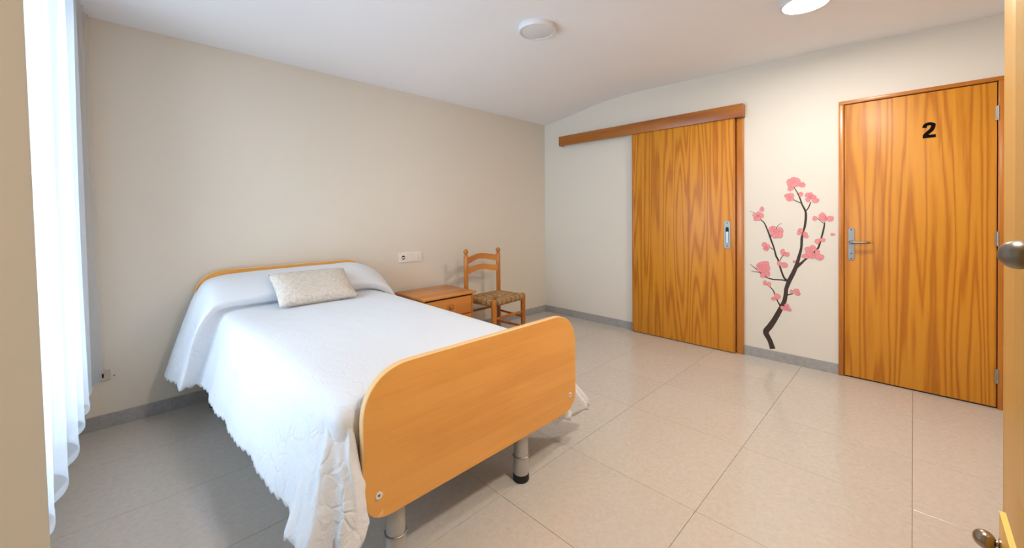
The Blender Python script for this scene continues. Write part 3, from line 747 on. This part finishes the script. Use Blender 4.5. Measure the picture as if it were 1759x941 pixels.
def cr(p0, p1, p2, p3, t):
    return .5*((2*p1)+(p2-p0)*t+(2*p0-5*p1+4*p2-p3)*t*t+(3*p1-p0-3*p2+p3)*t**3)
NETR = [[Vector(p) for p in r] for r in ROWS]
def net(u, v):
    nr, nc = len(NETR), len(NETR[0])
    i = min(int(u), nr-2); tu = u-i
    def row(k, v):
        k = min(max(k, 0), nr-1); j = min(int(v), nc-2); tv = v-j; R = NETR[k]
        return cr(R[max(j-1, 0)], R[j], R[j+1], R[min(j+2, nc-1)], tv)
    return cr(row(i-1, v), row(i, v), row(i+1, v), row(i+2, v), tu)
bm = bmesh.new(); NU, NV = 800, 160
# station parameters spread evenly in arc length along the left hem so the lace scallops are regular
nr, nc = len(NETR), len(NETR[0])
samp = [k/40*1.0 for k in range((nr-1)*40+1)]
cum = [0.0]
for a, b in zip(samp, samp[1:]):
    cum.append(cum[-1] + (net(min(b, nr-1.0001), 1.0)-net(min(a, nr-1.0001), 1.0)).length*.6 + .004)
def at_arc(s):
    lo, hi = 0, len(cum)-1
    while hi-lo > 1:
        m = (lo+hi)//2
        if cum[m] <= s: lo = m
        else: hi = m
    t = (s-cum[lo])/max(cum[hi]-cum[lo], 1e-9)
    return min(samp[lo]+(samp[hi]-samp[lo])*t, nr-1.0001)
rows = []; hl = hr_ = 0.0; prev = None
for i in range(NU+1):
    u = at_arc(cum[-1]*i/NU)
    L0, R0 = net(u, 0), net(u, nc-1.0001)
    if prev: hl += (L0-prev[0]).length; hr_ += (R0-prev[1]).length
    prev = (L0, R0)
    row = []
    for j in range(NV+1):
        q = j/NV; v = q*(nc-1.0001)
        p = net(u, v)
        # hanging sides: soft vertical folds, stronger towards hem and foot corners
        side = max(0.0, (3.2-v)/3.2) if v < 3.2 else (max(0.0, (v-(nc-1-2.8))/2.8) if v > nc-3.8 else 0.0)
        if side > 0:
            foot = max(0.0, min(1.0, (u-10.3)/1.5)); head = max(0, 1-u/4)
            s_ = hl if v < 5 else hr_
            wv = math.sin(s_*15+.8)*.007 + math.sin(s_*31+2)*.003
            wv += foot*(.020*math.sin(s_*44) + .008*math.sin(s_*83+v*2)) + head*.008*math.sin(s_*25)
            sg = -1 if v < 5 else 1
            p = p + Vector((sg*wv*side, -wv*.5*side*foot, 0))
            n_ = noise.noise(Vector((p.x*9, p.y*9, p.z*9)))
            p = p + Vector((sg*n_*.010*side*(.4+1.6*foot), 0, 0))
            if v < 5 and foot > 0 : p.x += -.010*foot*noise.noise(Vector((p.x*30, p.y*30, p.z*22)))*side
        else:
            p = p + Vector((0, 0, .0035*noise.noise(Vector((p.x*3.3, p.y*3.3, 1)))+.0012*noise.noise(Vector((p.x*14, p.y*11, 5)))))
        if j in (0, NV):
            s_ = hl if j == 0 else hr_
            p.z -= .015*abs(math.sin(PI*s_/.052))
        row.append(bm.verts.new(p-Vector((-2.95, -1.05, .0))))
    rows.append(row)
for a, b in zip(rows, rows[1:]):
    for j in range(NV): bm.faces.new((a[j], a[j+1], b[j+1], b[j]))
cv = obj('coverlet', bm, M['coverlet'], smooth=True); cv.location = (-2.95, -1.05, 0)
tag(cv, 'white embroidered coverlet with scalloped hem draped over the bed and pillow', 'bedspread')
md = cv.modifiers.new('thick', 'SOLIDIFY'); md.thickness = .0035; md.offset = -1

# ---- cushion
bm = bmesh.new(); n1, n2 = 44, 30
HW, HH = .240, .150
def cush(a, b, s):
    x = a*HW*(1-.035*(1-abs(b))**1.0*abs(a)**6); z = b*HH*(1-.05*(1-abs(a)**2)*abs(b)**6)
    t = max(0, (1-a**4)*(1-b**4))**.55
    return Vector((x, s*.052*t + .003*noise.noise(Vector((a*3, b*3, s))), z))
for s in (-1, 1):
    G = [[bm.verts.new(cush(-1+2*i/n1, -1+2*j/n2, s)) for i in range(n1+1)] for j in range(n2+1)]
    for a, b in zip(G, G[1:]):
        for i in range(n1): bm.faces.new((a[i], a[i+1], b[i+1], b[i]))
bmesh.ops.remove_doubles(bm, verts=bm.verts[:], dist=.0008)
cu = obj('cushion', bm, M['linen'], smooth=True)
tag(cu, 'small rectangular oatmeal linen cushion leaning on the covered pillow', 'cushion')
cu.location = (-2.957, -.512, .762); cu.rotation_euler = (math.radians(-56), math.radians(0), math.radians(0))

# ================================================================ NIGHTSTAND
ns = empty('nightstand', (-1.842, -.29, 0), 'honey pine nightstand with round-knobbed drawers between bed and rush chair', 'nightstand')
no = Vector((-1.842, -.29, 0))
def nb(name, x0, x1, y0, y1, z0, z1, mat, bev=.002, par=None): return box(name, x0, x1, y0, y1, z0, z1, mat, par or ns, bev, off=no)
nb('top', -2.143, -1.588, -.540, -.065, .526, .547, M['honey'], .007)
nb('side_panel', -2.122, -2.104, -.512, -.075, .0, .526, M['honeyz'])
nb('side_panel', -1.627, -1.609, -.512, -.075, .0, .526, M['honeyz'])
nb('back_panel', -2.104, -1.627, -.087, -.075, .02, .526, M['honeyz'])
nb('top_rail', -2.104, -1.627, -.502, -.45, .509, .526, M['dark'], .001)
nb('plinth', -2.104, -1.627, -.497, -.48, .0, .035, M['honey'])
for k in range(3):
    z1 = .510-k*.160; z0 = z1-.153
    dr = nb('drawer', -2.102, -1.629, -.512, -.110, z0, z1, M['honey'], .003)
    bm = bmesh.new()
    add_lathe(bm, [(.011, 0), (.009, .010), (.019, .015), (.022, .024), (.018, .032), (.007, .036), (0, .0365)], 24,
              Matrix.Translation((-1.858-no.x, -.512-no.y, (z0+z1)/2+.004)) @ Matrix.Rotation(PI/2, 4, 'X'))
    finish(obj('knob', bm, M['chairwood'], dr), 60)

# ================================================================ CHAIR
ch = empty('chair', (-1.245, -.42, 0), 'varnished ladder-back chair with woven rush seat in the corner', 'chair')
co = Vector((-1.245, -.42, 0))
def V(*a): return Vector(a)-co
BL, BR_, FL_, FR_ = (-1.490, -.265), (-1.050, -.250), (-1.452, -.620), (-1.022, -.578)
for X, Y, ztp in ((*BL, .842), (*BR_, .834)):
    bm = bmesh.new()
    add_tube(bm, [V(X, Y-.004, 0), V(X, Y-.003, .02), V(X, Y, .43), V(X, Y+.002, .70), V(X, Y+.004, ztp-.006), V(X, Y+.004, ztp)], [.019, .0215, .0225, .022, .0215, .015], 20)
    rp = finish(obj('leg', bm, M['chairwood'], ch), 50)
    bm = bmesh.new(); add_lathe(bm, [(.013, -.004), (.012, .005), (.018, .011), (.0235, .021), (.0245, .031), (.021, .044), (.012, .054), (0, .057)], 20, Matrix.Translation(V(X, Y+.004, ztp)))
    finish(obj('finial', bm, M['chairwood'], rp), 60)
for X, Y in (FL_, FR_):
    bm = bmesh.new()
    add_tube(bm, [V(X, Y, 0), V(X, Y, .02), V(X, Y, .30), V(X, Y, .436), V(X, Y, .447), V(X, Y, .452)], [.019, .021, .024, .024, .021, .012], 20)
    finish(obj('leg', bm, M['chairwood'], ch), 50)
def slat(zl, zm, zr, h):
    bm = bmesh.new(); n = 24; rings = []
    for i in range(n+1):
        t = i/n; x = BL[0]+.010+(BR_[0]-BL[0]-.020)*t; y = BL[1]+(BR_[1]-BL[1])*t + .030*math.sin(PI*t)
        e = (.5-.5*math.cos(2*PI*min(t*1.04, 1.0)))**.75
        zc = zl+(zr-zl)*t; zc += (zm-zc)*e; hh = h*(1-.12*e)
        rings.append([bm.verts.new(V(x, y-.008, zc+hh/2)), bm.verts.new(V(x, y+.008, zc+hh/2)), bm.verts.new(V(x, y+.008, zc-hh/2)), bm.verts.new(V(x, y-.008, zc-hh/2))])
    for a, b in zip(rings, rings[1:]):
        for k in range(4): bm.faces.new((a[k], a[(k+1) % 4], b[(k+1) % 4], b[k]))
    bm.faces.new(rings[0]); bm.faces.new(rings[-1][::-1])
    finish(obj('back_slat', bm, M['honey'], ch), 40)
slat(.784, .816, .788, .062); slat(.680, .708, .682, .062)
def rail(name, a, b, za, zb, r=.011):
    bm = bmesh.new(); A, B = V(*a, za), V(*b, zb)
    add_tube(bm, [A, A*.8+B*.2, (A+B)/2, A*.2+B*.8, B], [r*.8, r, r*1.1, r, r*.8], 12)
    finish(obj(name, bm, M['chairwood'], ch), 60)
rail('stretcher', FL_, FR_, .272, .268, .0125)
rail('stretcher', BL, BR_, .285, .285, .011)
rail('stretcher', BR_, FR_, .235, .215, .011)
rail('stretcher', BL, FL_, .235, .215, .011)
rail('stretcher', BL, FL_, .12, .12, .011)
rail('stretcher', BR_, FR_, .12, .12, .011)
# rush seat: cords laid over each rail, running in to the diagonals
bm = bmesh.new()
ZS = .428
cA, cB, cC, cD = Vector((BL[0]-.004, BL[1]+.004, 0)), Vector((BR_[0]+.004, BR_[1]+.004, 0)), Vector((FR_[0]+.006, FR_[1]-.004, 0)), Vector((FL_[0]-.006, FL_[1]-.004, 0))
mid = (cA+cB+cC+cD)/4
def cordset(P, Q, n, ins):
    e = (Q-P).normalized(); nrm = Vector((-e.y, e.x, 0))
    if nrm.dot(mid-P) < 0: nrm = -nrm
    ln_ = (Q-P).length; dm = (mid-P).dot(nrm); sm = (mid-P).dot(e)
    for i in range(n):
        s = ins + (ln_-2*ins)*(i+.5)/n
        ln = dm*(s/sm if s < sm else (ln_-s)/(ln_-sm))
        o = P+e*s
        F = lambda d, z: V(o.x+nrm.x*d, o.y+nrm.y*d, z)
        jz = random.uniform(-.0015, .0015); r = .0050*random.uniform(.85, 1.1)
        add_tube(bm, [F(.006, ZS-.040), F(-.010, ZS-.028), F(-.013, ZS-.008), F(-.004, ZS+.010), F(.014, ZS+.013+jz), F(max(ln*.6, .016), ZS+.006+jz), F(max(ln, .018), ZS-.003)], r, 5, True, mi=(1 if (i*7+3) % 5 in (0, 3) else 0))
cordset(cD, cC, 30, .024); cordset(cA, cB, 30, .020); cordset(cA, cD, 26, .022); cordset(cB, cC, 26, .022)
t = bmesh.new()
vs = [[t.verts.new(V(c.x*.97+mid.x*.03, c.y*.97+mid.y*.03, z)) for c in (cA, cB, cC, cD)] for z in (ZS-.030, ZS-.002)]
t.faces.new(vs[0]); t.faces.new(vs[1])
for k in range(4): t.faces.new((vs[0][k], vs[0][(k+1) % 4], vs[1][(k+1) % 4], vs[1][k]))
merge(bm, t)
rs = obj('rush_seat', bm, M['rush'], ch, smooth=True, mats=[M['rush'], M['rush_dark']]); rs['kind'] = 'stuff'

# ================================================================ WARDROBE (right edge, close to the camera)
wd = empty('wardrobe', (-2.98, -3.85, 0), 'light wood wardrobe with round metal knobs at the right edge', 'wardrobe')
wo = Vector((-2.98, -3.85, 0))
YW = -3.449
def wbx(name, x0, x1, y0, y1, z0, z1, mat, bev=.002, par=None): return box(name, x0, x1, y0, y1, z0, z1, mat, par or wd, bev, off=wo)
wbx('carcass', -3.44, -2.585, -4.06, YW-.022, 0, 2.10, M['wardrobe'])
wbx('end_stile', -2.800, -2.568, YW-.022, YW, 0, 2.10, M['wardrobe'], .002)
ud = wbx('upper_door', -3.43, -2.805, YW-.012, YW+.012, .757, 2.10, M['wardrobe'], .002)
E2 = None
# lower door, ajar by a few degrees
ld = wbx('lower_door', -3.42, -2.868, YW+.027, YW+.034, .06, .733, M['wardrobe'], .002)
wbx('door_edge', -3.42, -2.868, YW+.0055, YW+.0265, .745, .7475, M['wardrobe_edge'], .0005, ld) if False else None
bm = bmesh.new(); add_box(bm, -3.42-wo.x, -2.868-wo.x, YW+.027-wo.y, YW+.034-wo.y, .7331, .7345)
obj('edge_banding', bm, M['wardrobe_edge'], ld)
def wknob(x, z, y, R, mat, par, neck=0.0):
    bm = bmesh.new()
    k = R/.0165
    prof = [(.011, 0), (.011, .002), (.0065, .003), (.006, .005), (.006, .0055), (.009, .0065)]
    pr = [(a*k, b*k + (neck if i_ > 3 else 0)) for i_, (a, b) in enumerate(prof)]
    zc = .0065*k + neck + R*.80
    for i in range(13):
        a = -PI/2*.62 + (PI/2+PI/2*.62)*i/12
        pr.append((R*math.cos(a) if i < 12 else 0, zc+R*.95*math.sin(a)))
    add_lathe(bm, pr, 32, Matrix.Translation((x-wo.x, y-wo.y, z)) @ Matrix.Rotation(-PI/2, 4, 'X'))
    return finish(obj('knob', bm, mat, par), 60)
wknob(-3.085, 1.167, YW+.012, .0180, M['nickel'], ud, .007)
wknob(-2.887, .689, YW+.034, .0140, M['brass'], ld)
